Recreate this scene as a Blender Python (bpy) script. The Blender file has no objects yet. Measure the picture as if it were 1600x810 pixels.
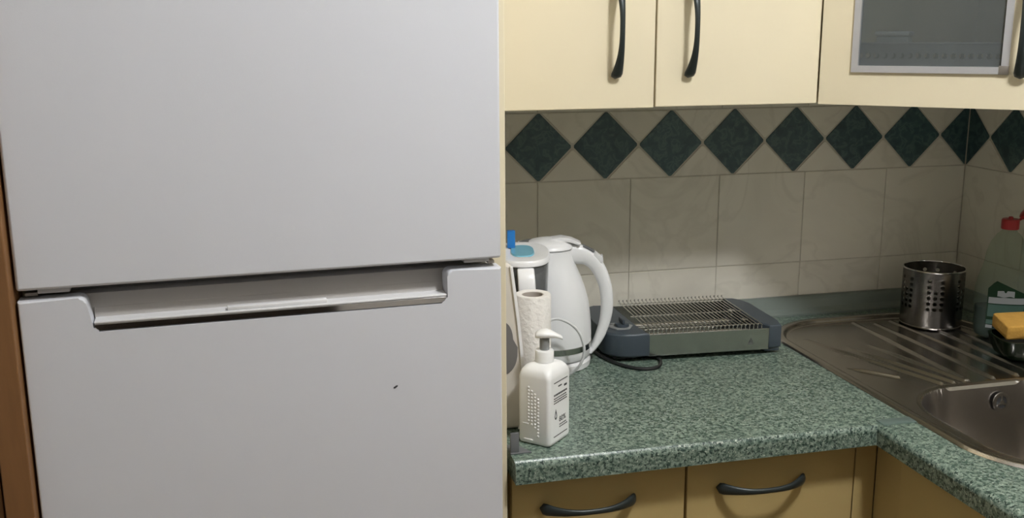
import bpy, bmesh, math, random
from mathutils import Vector, Matrix
random.seed(7)
S = bpy.context.scene
C = S.collection
PI = math.pi

# ------------------------------------------------------------------ camera
cam_data = bpy.data.cameras.new('camera')
cam = bpy.data.objects.new('camera', cam_data)
C.objects.link(cam)
FWD = Vector((0.23358, 0.94784, -0.21687)); RGT = Vector((0.97067, -0.24037, -0.00509)); UPV = Vector((0.05695, 0.20932, 0.97619))
m = Matrix((RGT, UPV, -FWD)).transposed().to_4x4()
m.translation = Vector((-1.451, -1.8595, 1.4756))
cam.matrix_world = m
cam_data.sensor_fit = 'HORIZONTAL'; cam_data.sensor_width = 36.0
cam_data.lens = 1589.84 / 1600 * 36.0
cam_data.clip_start = 0.02
S.camera = cam
# ------------------------------------------------------------------ world, lamp settings, exposure
W = bpy.data.worlds.new('world'); S.world = W; W.use_nodes = True
W.node_tree.nodes['Background'].inputs[0].default_value = (0.30, 0.27, 0.24, 1)
W.node_tree.nodes['Background'].inputs[1].default_value = 0.05
LAMP_POS = (-0.66, -1.40, 2.40); LAMP_STRENGTH = 82.0; LAMP_COLOR = (0.97, 0.985, 1.0)
S.view_settings.view_transform = 'Standard'; S.view_settings.look = 'None'
S.view_settings.gamma = 1.0; S.view_settings.use_curve_mapping = False
S.view_settings.exposure = 1.52

# ------------------------------------------------------------------ materials
def srgb(r, g, b):
    f = lambda c: (c/255/12.92) if c/255 <= 0.04045 else ((c/255+0.055)/1.055)**2.4
    return (f(r), f(g), f(b), 1)
MATS = {}
def mat(name, col, rough=0.5, metal=0.0, var=0.06, scale=12.0, bump=0.0, bscale=200.0, spec=0.5, coat=0.0, trans=0.0, stretch=None):
    M = bpy.data.materials.new(name); M.use_nodes = True
    nt = M.node_tree; b = nt.nodes['Principled BSDF']
    b.inputs['Roughness'].default_value = rough; b.inputs['Metallic'].default_value = metal
    b.inputs['Specular IOR Level'].default_value = spec; b.inputs['Coat Weight'].default_value = coat
    b.inputs['Transmission Weight'].default_value = trans
    g = nt.nodes.new('ShaderNodeNewGeometry'); mp = nt.nodes.new('ShaderNodeMapping')
    nt.links.new(g.outputs['Position'], mp.inputs['Vector'])
    if stretch: mp.inputs['Scale'].default_value = stretch
    n = nt.nodes.new('ShaderNodeTexNoise'); n.inputs['Scale'].default_value = scale; n.inputs['Detail'].default_value = 4
    nt.links.new(mp.outputs[0], n.inputs['Vector'])
    mx = nt.nodes.new('ShaderNodeMix'); mx.data_type = 'RGBA'
    c = Vector(col[:3])
    mx.inputs['A'].default_value = (*(c*(1-var)), 1); mx.inputs['B'].default_value = (*[min(1, v) for v in c*(1+var)], 1)
    nt.links.new(n.outputs['Fac'], mx.inputs['Factor']); nt.links.new(mx.outputs['Result'], b.inputs['Base Color'])
    if bump:
        n2 = nt.nodes.new('ShaderNodeTexNoise'); n2.inputs['Scale'].default_value = bscale; n2.inputs['Detail'].default_value = 3
        nt.links.new(mp.outputs[0], n2.inputs['Vector'])
        bp = nt.nodes.new('ShaderNodeBump'); bp.inputs['Strength'].default_value = bump; bp.inputs['Distance'].default_value = 0.002
        nt.links.new(n2.outputs['Fac'], bp.inputs['Height']); nt.links.new(bp.outputs['Normal'], b.inputs['Normal'])
    MATS[name] = M
    return M
def clear_mat(name, tint, body, fac, rough=0.08):
    """see-through plastic / glass: tinted transparency mixed with a glossy surface"""
    M = mat(name, body, rough, var=0.08, scale=30)
    nt = M.node_tree; out = nt.nodes['Material Output']; b = nt.nodes['Principled BSDF']
    t = nt.nodes.new('ShaderNodeBsdfTransparent'); t.inputs['Color'].default_value = tint
    mx = nt.nodes.new('ShaderNodeMixShader'); mx.inputs['Fac'].default_value = fac
    nt.links.new(t.outputs[0], mx.inputs[1]); nt.links.new(b.outputs[0], mx.inputs[2]); nt.links.new(mx.outputs[0], out.inputs['Surface'])
    return M
def ramp_mat(name, stops, scale, rough, detail=6, distortion=0.0, kind='noise', bump=0.0, tilevar=0.0, coat=0.0, spec=0.5, stretch=None):
    M = bpy.data.materials.new(name); M.use_nodes = True
    nt = M.node_tree; b = nt.nodes['Principled BSDF']; b.inputs['Roughness'].default_value = rough
    b.inputs['Coat Weight'].default_value = coat; b.inputs['Specular IOR Level'].default_value = spec
    g = nt.nodes.new('ShaderNodeNewGeometry'); mp = nt.nodes.new('ShaderNodeMapping')
    if stretch: mp.inputs['Scale'].default_value = stretch
    nt.links.new(g.outputs['Position'], mp.inputs['Vector'])
    n = nt.nodes.new('ShaderNodeTexNoise'); n.inputs['Scale'].default_value = scale; n.inputs['Detail'].default_value = detail
    n.inputs['Distortion'].default_value = distortion
    nt.links.new(mp.outputs[0], n.inputs['Vector'])
    r = nt.nodes.new('ShaderNodeValToRGB'); nt.links.new(n.outputs['Fac'], r.inputs['Fac'])
    els = r.color_ramp.elements
    while len(els) < len(stops): els.new(0.5)
    for e, (p, c) in zip(els, stops): e.position = p; e.color = c
    col = r.outputs['Color']
    if tilevar:
        oi = nt.nodes.new('ShaderNodeObjectInfo'); hv = nt.nodes.new('ShaderNodeHueSaturation')
        mr = nt.nodes.new('ShaderNodeMapRange'); mr.inputs['To Min'].default_value = 1-tilevar; mr.inputs['To Max'].default_value = 1+tilevar
        nt.links.new(oi.outputs['Random'], mr.inputs['Value']); nt.links.new(mr.outputs[0], hv.inputs['Value'])
        nt.links.new(col, hv.inputs['Color']); col = hv.outputs['Color']
    nt.links.new(col, b.inputs['Base Color'])
    if bump:
        bp = nt.nodes.new('ShaderNodeBump'); bp.inputs['Strength'].default_value = bump; bp.inputs['Distance'].default_value = 0.001
        nt.links.new(n.outputs['Fac'], bp.inputs['Height']); nt.links.new(bp.outputs['Normal'], b.inputs['Normal'])
    MATS[name] = M
    return M

cream = mat('cream_laminate', (0.775, 0.69, 0.50, 1), 0.45, var=0.03, scale=6)
ochre = mat('ochre_laminate', (0.50, 0.38, 0.165, 1), 0.42, var=0.05, scale=8)
fridge_white = mat('fridge_white', (0.70, 0.712, 0.755, 1), 0.40, var=0.02, scale=3, bump=0.04, bscale=900)
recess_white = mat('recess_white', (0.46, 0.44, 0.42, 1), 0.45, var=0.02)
white_pl = mat('white_plastic', (0.84, 0.84, 0.85, 1), 0.28, var=0.02)
white_soft = mat('white_bottle_plastic', (0.88, 0.88, 0.87, 1), 0.35, var=0.02)
ivory_pl = mat('ivory_plastic', (0.66, 0.62, 0.56, 1), 0.4, var=0.04)
grey_pl = mat('grey_plastic', (0.14, 0.145, 0.15, 1), 0.5, var=0.05)
slate_pl = mat('slate_blue_plastic', (0.052, 0.068, 0.085, 1), 0.42, var=0.06, bump=0.1, bscale=900)
funnel_m = mat('grey_funnel', (0.30, 0.305, 0.30, 1), 0.4)
slate_lt = mat('pale_grey_plate', (0.25, 0.26, 0.26, 1), 0.4)
black_pl = mat('black_plastic', (0.012, 0.013, 0.014, 1), 0.45)
handle_m = mat('dark_green_grey_metal', (0.028, 0.036, 0.036, 1), 0.38, metal=0.3)
chrome = mat('chrome', (0.75, 0.75, 0.76, 1), 0.06, metal=1.0, var=0.02)
steel = mat('brushed_steel', (0.56, 0.53, 0.50, 1), 0.22, metal=1.0, var=0.08, scale=60, stretch=(8, 1, 1))
steel_can = mat('cutlery_steel', (0.33, 0.315, 0.30, 1), 0.26, metal=1.0, var=0.05, scale=40)
steel_t = mat('toaster_steel', (0.42, 0.43, 0.40, 1), 0.2, metal=1.0, var=0.06, scale=40)
wire_m = mat('steel_wire', (0.62, 0.61, 0.58, 1), 0.25, metal=1.0)
alu = mat('aluminium', (0.62, 0.62, 0.64, 1), 0.4, metal=0.6)
dark_in = mat('dark_interior', (0.02, 0.02, 0.02, 1), 0.6)
dull_metal = mat('hinge_metal', (0.30, 0.27, 0.24, 1), 0.4, metal=0.7)
gasket_m = mat('gasket_grey', (0.16, 0.155, 0.15, 1), 0.6)
paper = mat('kitchen_paper', (0.80, 0.77, 0.73, 1), 0.9, var=0.05, scale=60, bump=0.9, bscale=160)
card = mat('cardboard', (0.45, 0.40, 0.35, 1), 0.9)
blue_pl = mat('blue_plastic', (0.02, 0.19, 0.55, 1), 0.35)
cyan_pl = clear_mat('pale_blue_window', (0.6, 0.85, 0.95, 1), (0.22, 0.55, 0.70, 1), 0.85)
jug_m = clear_mat('smoky_plastic', (0.72, 0.73, 0.74, 1), (0.30, 0.305, 0.31, 1), 0.40)
pet_m = clear_mat('clear_green_plastic', (0.88, 0.92, 0.87, 1), (0.30, 0.36, 0.32, 1), 0.13, rough=0.10)
soap_m = clear_mat('green_soap', (0.16, 0.28, 0.26, 1), (0.015, 0.04, 0.035, 1), 0.5, rough=0.15)
glass_m = clear_mat('smoky_glass', (0.72, 0.75, 0.75, 1), (0.20, 0.215, 0.215, 1), 0.36, rough=0.25)
tray_m = clear_mat('dark_green_glass', (0.06, 0.12, 0.06, 1), (0.008, 0.018, 0.008, 1), 0.6, rough=0.05)
red_pl = mat('red_plastic', (0.36, 0.018, 0.02, 1), 0.35)
sponge_m = mat('yellow_sponge', (0.56, 0.31, 0.06, 1), 0.95, var=0.15, scale=90, bump=0.8, bscale=260)
label_g = mat('label_green', (0.008, 0.045, 0.016, 1), 0.4)
label_t = mat('label_teal', (0.12, 0.22, 0.18, 1), 0.4)
label_w = mat('label_white', (0.50, 0.52, 0.52, 1), 0.4)
print_m = mat('black_print', (0.06, 0.06, 0.065, 1), 0.5)
trim_m = mat('grey_green_trim', (0.19, 0.225, 0.205, 1), 0.35, var=0.08, scale=30)
strip_m = mat('joint_strip', (0.16, 0.22, 0.20, 1), 0.35, metal=0.3)
grout = mat('grout', (0.58, 0.545, 0.47, 1), 0.9, bump=0.2)
plaster = mat('plaster', (0.62, 0.57, 0.48, 1), 0.9, bump=0.15, bscale=120)
dark_reflect_m = mat('black_brown_reflection_panel', (0.018, 0.013, 0.010, 1), 0.5, var=0.3, scale=8, stretch=(6, 6, 0.5))  # only for the added panel mirrored in the chrome strip
room_m = mat('warm_grey_wall', (0.64, 0.62, 0.59, 1), 0.8, var=0.1, scale=3, bump=0.1)
ceil_m = mat('ceiling_paint', (0.78, 0.76, 0.72, 1), 0.9, bump=0.1)
cable_w = mat('white_cable', (0.72, 0.72, 0.72, 1), 0.4)
chip_m = mat('chipped_paint', (0.05, 0.05, 0.055, 1), 0.7)
worktop_m = None
def worktop_material():
    M = bpy.data.materials.new('green_speckled_laminate'); M.use_nodes = True
    nt = M.node_tree; b = nt.nodes['Principled BSDF']; b.inputs['Roughness'].default_value = 0.34
    g = nt.nodes.new('ShaderNodeNewGeometry')
    def noise(scale, detail, stops):
        n = nt.nodes.new('ShaderNodeTexNoise'); n.inputs['Scale'].default_value = scale; n.inputs['Detail'].default_value = detail; n.inputs['Roughness'].default_value = 0.65
        nt.links.new(g.outputs['Position'], n.inputs['Vector'])
        r = nt.nodes.new('ShaderNodeValToRGB'); nt.links.new(n.outputs['Fac'], r.inputs['Fac'])
        for e, (p, c) in zip(r.color_ramp.elements, stops): e.position = p; e.color = c
        return r.outputs['Color']
    base = noise(165, 3, [(0.38, (0.052, 0.094, 0.073, 1)), (0.62, (0.255, 0.325, 0.265, 1))])
    dark = noise(200, 2, [(0.39, (1, 1, 1, 1)), (0.45, (0, 0, 0, 1))])
    light = noise(260, 2, [(0.60, (0, 0, 0, 1)), (0.68, (1, 1, 1, 1))])
    m1 = nt.nodes.new('ShaderNodeMix'); m1.data_type = 'RGBA'
    nt.links.new(light, m1.inputs['Factor']); nt.links.new(base, m1.inputs['A']); m1.inputs['B'].default_value = (0.45, 0.50, 0.42, 1)
    m2 = nt.nodes.new('ShaderNodeMix'); m2.data_type = 'RGBA'
    nt.links.new(dark, m2.inputs['Factor']); nt.links.new(m1.outputs['Result'], m2.inputs['A']); m2.inputs['B'].default_value = (0.022, 0.045, 0.038, 1)
    nt.links.new(m2.outputs['Result'], b.inputs['Base Color'])
    return M
worktop_m = worktop_material()
tile_m = ramp_mat('beige_marbled_tile', [(0.30, (0.68, 0.645, 0.56, 1)), (0.47, (0.735, 0.70, 0.61, 1)), (0.50, (0.68, 0.645, 0.56, 1)), (0.54, (0.745, 0.71, 0.62, 1)), (0.8, (0.77, 0.735, 0.645, 1))], 5.0, 0.24, detail=5, distortion=1.2, tilevar=0.03)
diamond_m = ramp_mat('dark_green_marbled_tile', [(0.32, (0.028, 0.058, 0.066, 1)), (0.50, (0.042, 0.084, 0.092, 1)), (0.57, (0.070, 0.122, 0.126, 1)), (0.64, (0.042, 0.084, 0.092, 1)), (0.8, (0.033, 0.068, 0.076, 1))], 55.0, 0.33, detail=6, distortion=0.8, tilevar=0.15)
wood_m = ramp_mat('brown_wood', [(0.25, (0.17, 0.078, 0.028, 1)), (0.5, (0.23, 0.11, 0.040, 1)), (0.75, (0.19, 0.088, 0.031, 1))], 9.0, 0.5, detail=6, stretch=(6, 6, 0.5))
floor_m = ramp_mat('orange_brown_floor', [(0.25, (0.17, 0.10, 0.022, 1)), (0.5, (0.22, 0.135, 0.03, 1)), (0.75, (0.19, 0.115, 0.025, 1))], 6.0, 0.5, detail=5, stretch=(1, 7, 1))

# ------------------------------------------------------------------ helpers
def finish(bm, name, m, parent=None, angle=38, loc=None, rot=None):
    bmesh.ops.recalc_face_normals(bm, faces=bm.faces)
    me = bpy.data.meshes.new(name); bm.to_mesh(me); bm.free()
    me.materials.append(m)
    me.polygons.foreach_set('use_smooth', [True]*len(me.polygons))
    me.set_sharp_from_angle(angle=math.radians(angle))
    for p_ in me.polygons:
        if p_.area > 0.004 or len(p_.vertices) > 6: p_.use_smooth = False
    o = bpy.data.objects.new(name, me); C.objects.link(o)
    if parent: o.parent = parent
    if loc: o.location = loc
    if rot: o.rotation_euler = rot
    return o
def tag(o, label, cat=None, group=None):
    o['label'] = label
    if cat: o['category'] = cat
    if group: o['group'] = group
    return o
def struct(o, label=None):
    o['kind'] = 'structure'
    if label: o['label'] = label
    return o
def thing(name, label, cat, loc=(0, 0, 0), rz=0.0, group=None):
    o = bpy.data.objects.new(name, None); C.objects.link(o)
    o.location = loc; o.rotation_euler = (0, 0, rz); o.empty_display_size = 0.05
    return tag(o, label, cat, group)
def box(bm, x0, x1, y0, y1, z0, z1, r=0.0, seg=2):
    v = bmesh.ops.create_cube(bm, size=1.0)['verts']
    for w in v:
        w.co = Vector((x0+(w.co.x+0.5)*(x1-x0), y0+(w.co.y+0.5)*(y1-y0), z0+(w.co.z+0.5)*(z1-z0)))
    if r > 0:
        e = list({e for w in v for e in w.link_edges})
        bmesh.ops.bevel(bm, geom=e, offset=r, segments=seg, profile=0.5, affect='EDGES')
    return bm
def BX(*a, **k): return box(bmesh.new(), *a, **k)
def prism(bm, pts, h0, h1, axis='z', r=0.0, seg=2):
    """polygon pts (2d) extruded from h0 to h1 along axis ('z': pts=(x,y); 'y': pts=(x,z); 'x': pts=(y,z))"""
    def co(p, h):
        return {'z': (p[0], p[1], h), 'y': (p[0], h, p[1]), 'x': (h, p[0], p[1])}[axis]
    a = [bm.verts.new(co(p, h0)) for p in pts]; b = [bm.verts.new(co(p, h1)) for p in pts]
    n = len(pts)
    f = [bm.faces.new(a), bm.faces.new(b)]
    for i in range(n): bm.faces.new((a[i], a[(i+1) % n], b[(i+1) % n], b[i]))
    if r > 0:
        bmesh.ops.bevel(bm, geom=list(f[0].edges)+list(f[1].edges), offset=r, segments=seg, profile=0.5, affect='EDGES')
    return bm
def loft(bm, rings, cap0=True, cap1=True, closed=False):
    vs = [[bm.verts.new(c) for c in r] for r in rings]
    n = len(vs[0]); k = len(vs)
    for i in range(k if closed else k-1):
        A, B = vs[i], vs[(i+1) % k]
        for j in range(n): bm.faces.new((A[j], A[(j+1) % n], B[(j+1) % n], B[j]))
    if not closed:
        if cap0: bm.faces.new(vs[0][::-1])
        if cap1: bm.faces.new(vs[-1])
    return bm
def lathe(bm, prof, n=40, cx=0, cy=0, sx=1, sy=1, cap0=True, cap1=True):
    return loft(bm, [[(cx+r*sx*math.cos(2*PI*j/n), cy+r*sy*math.sin(2*PI*j/n), z) for j in range(n)] for r, z in prof], cap0, cap1)
def catmull(pts, sub=6):
    P = [Vector(p) for p in pts]; out = []
    for i in range(len(P)-1):
        p0 = P[max(i-1, 0)]; p1 = P[i]; p2 = P[i+1]; p3 = P[min(i+2, len(P)-1)]
        for k in range(sub):
            t = k/sub
            out.append(0.5*((2*p1)+(p2-p0)*t+(2*p0-5*p1+4*p2-p3)*t*t+(3*p1-p0-3*p2+p3)*t**3))
    out.append(P[-1]); return out
def tube(bm, pts, r, n=8, closed=False):
    P = [Vector(p) for p in pts]; rings = []; k = len(P); prev = None
    for i in range(k):
        if closed: d = P[(i+1) % k]-P[i-1]
        else: d = P[min(i+1, k-1)]-P[max(i-1, 0)]
        d.normalize()
        a = (prev - d*prev.dot(d)) if prev is not None else d.orthogonal()
        if a.length < 1e-5: a = d.orthogonal()
        a.normalize(); prev = a; b = d.cross(a)
        rr = r[i] if isinstance(r, (list, tuple)) else r
        rings.append([P[i]+(a*math.cos(2*PI*j/n)+b*math.sin(2*PI*j/n))*rr for j in range(n)])
    return loft(bm, rings, closed=closed)
def rrect(x0, x1, y0, y1, r, n=8):
    out = []
    for cx, cy, a0 in ((x1-r, y1-r, 0), (x0+r, y1-r, PI/2), (x0+r, y0+r, PI), (x1-r, y0+r, 1.5*PI)):
        for i in range(n+1):
            a = a0+PI/2*i/n; out.append((cx+r*math.cos(a), cy+r*math.sin(a)))
    return out
def ring_prism(bm, outer, inner, h0, h1, axis='y'):
    """slab with a hole: outer and inner loops of the same length"""
    def co(p, h): return {'z': (p[0], p[1], h), 'y': (p[0], h, p[1]), 'x': (h, p[0], p[1])}[axis]
    n = len(outer)
    V = [[bm.verts.new(co(p, h)) for p in L] for h in (h0, h1) for L in (outer, inner)]
    o0, i0, o1, i1 = V
    for j in range(n):
        k = (j+1) % n
        bm.faces.new((o0[j], o0[k], i0[k], i0[j])); bm.faces.new((o1[j], i1[j], i1[k], o1[k]))
        bm.faces.new((o0[j], o1[j], o1[k], o0[k])); bm.faces.new((i0[j], i0[k], i1[k], i1[j]))
    return bm
def perforated(bm, mapf, ncol, nrow, holes, rfrac=0.3, wrap=False):
    """grid of cells (u in 0..ncol, v in 0..nrow), real round openings where holes(i,j)"""
    cache = {}
    def V(u, v):
        key = (round(u % ncol if wrap else u, 4), round(v, 4))
        if key not in cache: cache[key] = bm.verts.new(mapf(u, v))
        return cache[key]
    for i in range(ncol):
        for j in range(nrow):
            q = [V(i, j), V(i+1, j), V(i+1, j+1), V(i, j+1)]
            if holes(i, j):
                c = [bm.verts.new(mapf(i+0.5+rfrac*math.cos(a)*1.0, j+0.5+rfrac*math.sin(a))) for a in [(-0.75+0.25*k)*PI for k in range(8)]]
                for k in range(4):
                    a, b, d = c[2*k], c[2*k+1], c[(2*k+2) % 8]
                    bm.faces.new((q[k], q[(k+1) % 4], d, b)); bm.faces.new((q[k], b, a))
            else: bm.faces.new(q)
    return bm
def copy_tree(o, parent=None):
    c = o.copy(); C.objects.link(c); c.parent = parent
    for ch in o.children:
        d = ch.copy(); C.objects.link(d); d.parent = c
        for g in ch.children:
            e = g.copy(); C.objects.link(e); e.parent = d
    return c
def bow_handle(parent, loc, rot, L=0.145, depth=0.030):
    """bow pull: teardrop feet on the front, thin bowed middle; local x along handle, -y outward"""
    bm = bmesh.new(); rings = []; N = 36
    for i in range(N+1):
        t = -1+2*i/N; a = abs(t)
        s = t*L/2
        out = depth*(1-a**2.6)
        w = 0.0042+0.0070*a**2.5
        th = 0.0032+0.0016*a**3
        if a > 0.88:
            e = math.sqrt(max(0.0, 1-((a-0.88)/0.12)**2)); w *= max(e, 0.08); th *= max(e, 0.15)
        ds = 0.001; o2 = depth*(1-min(1, abs(t+ds))**2.6)
        tang = Vector((L/2*ds, -(o2-out), 0)).normalized(); nrm = Vector((tang.y, -tang.x, 0))
        c = Vector((s, -out-0.0028, 0))
        rings.append([c+nrm*(th*math.cos(2*PI*j/12))+Vector((0, 0, 1))*(w*math.sin(2*PI*j/12)) for j in range(12)])
    loft(bm, rings)
    o = finish(bm, 'handle', handle_m, parent, 60, loc, rot)
    return tag(o, 'dark bow-shaped pull handle')

# ------------------------------------------------------------------ room shell
ZW = 0.90; T = 0.1884; Z1 = 0.9361; Z2 = 1.009; Z3 = Z2+T; ZD = 1.2631
struct(finish(BX(-2.6, 0.15, -3.1, 0.15, -0.05, 0.0), 'floor', floor_m))
struct(finish(BX(-2.6, 0.15, -3.1, 0.15, 2.5, 2.55), 'ceiling', ceil_m))
wall_back = struct(finish(BX(-2.6, 0.15, 0.0015, 0.15, 0, 2.5), 'wall_back', grout), 'tiled back wall with a band of dark green diamonds')
wall_right = struct(finish(BX(0.0015, 0.15, -3.1, 0.0015, 0, 2.5), 'wall_right', grout), 'tiled wall beside the sink')
struct(finish(BX(-2.6, 0.15, -3.15, -3.1, 0, 2.5), 'wall_front', room_m))
struct(finish(BX(-1.80, -0.95, -3.0995, -3.075, 0, 2.05, r=0.004), 'dark_reflection_panel', dark_reflect_m), 'added dark panel behind the viewer for the chrome strip to reflect')  # unseen, added to darken the reflection in the fridge's chrome strip
struct(finish(BX(-2.65, -2.6, -3.15, 0.15, 0, 2.5), 'wall_left', room_m))
# brown wooden partition left of the fridge
o = struct(finish(BX(-2.6, -1.7545, -0.698, -0.645, 0, 2.5, r=0.001), 'trim_1', wood_m), 'brown wooden panel beside the fridge')
o = struct(finish(BX(-1.7515, -1.7214, -0.704, -0.645, 0, 2.5, r=0.0015), 'trim_2', wood_m), 'narrow brown wooden edge strip beside the fridge')

# tiles: one mesh per shape, many objects
tile_cache = {}
def tile_mesh(key, poly, m):
    if key in tile_cache: return tile_cache[key]
    bm = bmesh.new()
    a = [bm.verts.new((x, 0.0065, z)) for x, z in poly]; b = [bm.verts.new((x, 0.0, z)) for x, z in poly]
    n = len(poly); f = bm.faces.new(b); bm.faces.new(a[::-1])
    for i in range(n): bm.faces.new((a[i], a[(i+1) % n], b[(i+1) % n], b[i]))
    bmesh.ops.bevel(bm, geom=list(f.edges), offset=0.0009, segments=2, profile=0.6, affect='EDGES')
    bmesh.ops.recalc_face_normals(bm, faces=bm.faces)
    me = bpy.data.meshes.new('tile'); bm.to_mesh(me); bm.free(); me.materials.append(m)
    tile_cache[key] = me; return me
def put_tile(wall, key, poly, m, a, z, name):
    o = bpy.data.objects.new(name, tile_mesh(key, poly, m)); C.objects.link(o); o.parent = wall
    jit = random.uniform(-0.0003, 0.0003)
    if wall is wall_back: o.location = (a, jit, z)
    else: o.location = (jit, -a, z); o.rotation_euler = (0, 0, -PI/2)
    return o
def rect(w, h): return [(-w/2, -h/2), (w/2, -h/2), (w/2, h/2), (-w/2, h/2)]
G = 0.0018; HD = 0.0640; TIP = 0.0022; SP = T*0.7125
dia = [(-HD, -TIP), (-TIP, -HD), (TIP, -HD), (HD, -TIP), (HD, TIP), (TIP, HD), (-TIP, HD), (-HD, TIP)]
half_l = [(-HD, -TIP), (-TIP, -HD), (-0.0012, -HD), (-0.0012, HD), (-TIP, HD), (-HD, TIP)]
half_r = [(-x, z) for x, z in half_l][::-1]
RH = ZD-Z3       # half height of the border row
g2 = 0.0022
def tri(sgn):
    w = SP/2-TIP*1.0-g2*1.6; hgt = RH-0.006
    p = [(-w, -sgn*RH+sgn*G/2), (w, -sgn*RH+sgn*G/2), (0.002, -sgn*0.0065), (-0.002, -sgn*0.0065)]
    return p if sgn > 0 else p[::-1]
def dress(wall, sign, nt_, nd, top_rows):
    for k in range(nt_):
        a = sign*(k+0.5)*T
        put_tile(wall, 'full', rect(T-G, T-G), tile_m, a, Z2+T/2, 'tile')
        put_tile(wall, 'cut', rect(T-G, Z2-0.90-0.002-G), tile_m, a, (Z2+0.902)/2, 'tile')
        put_tile(wall, 'full', rect(T-G, T-G), tile_m, a, ZD+RH+T/2, 'tile')
    put_tile(wall, 'hl' if sign < 0 else 'hr', half_l if sign < 0 else half_r, diamond_m, 0.0, ZD, 'diamond_tile')
    for k in range(nd):
        if k: put_tile(wall, 'dia', dia, diamond_m, sign*SP*k, ZD, 'diamond_tile')
        put_tile(wall, 'tri_up', tri(1), tile_m, sign*SP*(k+0.5), ZD, 'triangle_tile')
        put_tile(wall, 'tri_dn', tri(-1), tile_m, sign*SP*(k+0.5), ZD, 'triangle_tile')
dress(wall_back, -1, 6, 9, 1)
dress(wall_right, 1, 8, 11, 1)

# ------------------------------------------------------------------ fridge side panel
panel = finish(BX(-1.162, -1.144, -0.58, -0.002, 0, 2.12, r=0.001), 'side_panel', cream)
tag(panel, 'tall cream side panel between the white fridge and the worktop', 'panel')

# ------------------------------------------------------------------ worktop with sink cut-out
SX0, SX1, SY0, SY1, SR = -0.516, -0.078, -0.838, -0.062, 0.142
ci = 0.0155
cut = rrect(SX0+ci, SX1-ci, SY0+ci, SY1-ci, SR-ci, 8)
YW = -0.6005; XW = -0.5788; XL = -1.1367; WT0 = 0.868
cutA = [p for p in cut if p[1] > YW]; cutB = [p for p in cut if p[1] <= YW]
# cut runs ccw from the right side: cutA = right-top arc then left-top arc ; cutB = left-bottom arc then right-bottom arc
def worktop(name, pts, edge_pred, label):
    bm = bmesh.new(); prism(bm, pts, WT0, ZW)
    ed = [e for e in bm.edges if edge_pred(e.verts[0].co) and edge_pred(e.verts[1].co) and e.verts[0].co.z > 0.89 and e.verts[1].co.z > 0.89]
    bmesh.ops.bevel(bm, geom=ed, offset=0.010, segments=5, profile=0.5, affect='EDGES')
    o = finish(bm, name, worktop_m, None, 40)
    return tag(o, label, 'worktop')
ptsA = [(XL, 0), (0, 0), (0, YW), (SX1-ci, YW)]+cutA+[(SX0+ci, YW), (XW, YW), (XL, YW)]
wa = worktop('worktop', ptsA, lambda c: abs(c.y-YW) < 1e-4 and c.x <= XW+1e-4, 'green speckled worktop carrying the kettle and the flat toaster')
ptsB = [(XW, YW-0.0005), (SX0+ci, YW-0.0005)]+cutB+[(SX1-ci, YW-0.0005), (0, YW-0.0005), (0, -1.75), (XW, -1.75)]
wb = worktop('worktop', ptsB, lambda c: abs(c.x-XW) < 1e-4, 'green speckled worktop running towards the viewer in front of the sink bowl')
finish(BX(XW+0.008, SX0+0.006, YW-0.005, YW+0.017, ZW-0.0005, ZW+0.0014, r=0.0006), 'joint_strip', strip_m, wb)
# upstand trims along both walls
prof = [(0.0, 0.9002), (-0.030, 0.9002), (-0.030, 0.9045), (-0.024, 0.908), (-0.019, 0.914), (-0.013, 0.930), (-0.010, 0.9352), (-0.006, 0.937), (0.0, 0.937)]
bm = bmesh.new(); prism(bm, prof, XL, -0.001, 'x'); struct(finish(bm, 'trim_3', trim_m, None, 30), 'grey green sealing strip along the back of the worktop')
bm = bmesh.new(); prism(bm, [(y, z) for y, z in prof], -1.75, -0.0305, 'y'); struct(finish(bm, 'trim_4', trim_m, None, 30), 'grey green sealing strip behind the sink')
# worktop A edge part: small grey end cap standing at its front corner
t = thing('corner_bracket', 'small dark grey plastic bracket at the worktop corner by the fridge panel', 'bracket', (-1.1362, -0.568, ZW))
finish(BX(0, 0.0125, 0, 0.004, 0.001, 0.031, r=0.001), 'upright', grey_pl, t)
bm = bmesh.new(); prism(bm, [(0, -0.002), (0.030, -0.002), (0.014, 0.03), (0, 0.03)], 0.0, 0.0022, r=0.0005); finish(bm, 'foot', grey_pl, t)

# ------------------------------------------------------------------ base cabinets
def base_cabinet(x0, x1, label, hx):
    t = thing('base_cabinet', label, 'cabinet', (x0, -0.564, 0), group='base cabinets under the worktop')
    w = x1-x0
    finish(BX(0.001, w-0.001, 0.019, 0.54, 0.10, 0.866), 'body', ochre, t)
    finish(BX(0.001, w-0.001, 0.06, 0.09, 0.0, 0.0995), 'plinth', ochre, t)
    d = finish(BX(0.0015, w-0.0015, 0.0, 0.018, 0.713, 0.8625, r=0.0015), 'drawer', ochre, t)
    bow_handle(d, (hx-x0, 0, 0.813), (0, 0, 0))
    d = finish(BX(0.0015, w-0.0015, 0.0, 0.018, 0.105, 0.710, r=0.0015), 'door', ochre, t)
    bow_handle(d, (w-0.045, 0, 0.59), (0, PI/2, 0))
    return t
base_cabinet(-1.1355, -0.8685, 'ochre base cabinet next to the fridge panel, under the soap bottle', -1.021)
base_cabinet(-0.8675, -0.5875, 'ochre base cabinet next to the worktop corner, under the flat toaster', -0.7485)
t = thing('base_cabinet', 'ochre base cabinet under the sink with plain side-on doors', 'cabinet', (-0.553, -0.601, 0), group='base cabinets under the worktop')
finish(BX(0.019, 0.55, -1.1, -0.03, 0.10, 0.70), 'body', ochre, t)
finish(BX(-0.0335, 0.0025, 0.038, 0.056, 0.10, 0.8655, r=0.001), 'filler', ochre, t)
finish(BX(0.003, 0.018, -0.026, 0.0378, 0.10, 0.8655, r=0.001), 'filler', ochre, t)
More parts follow.
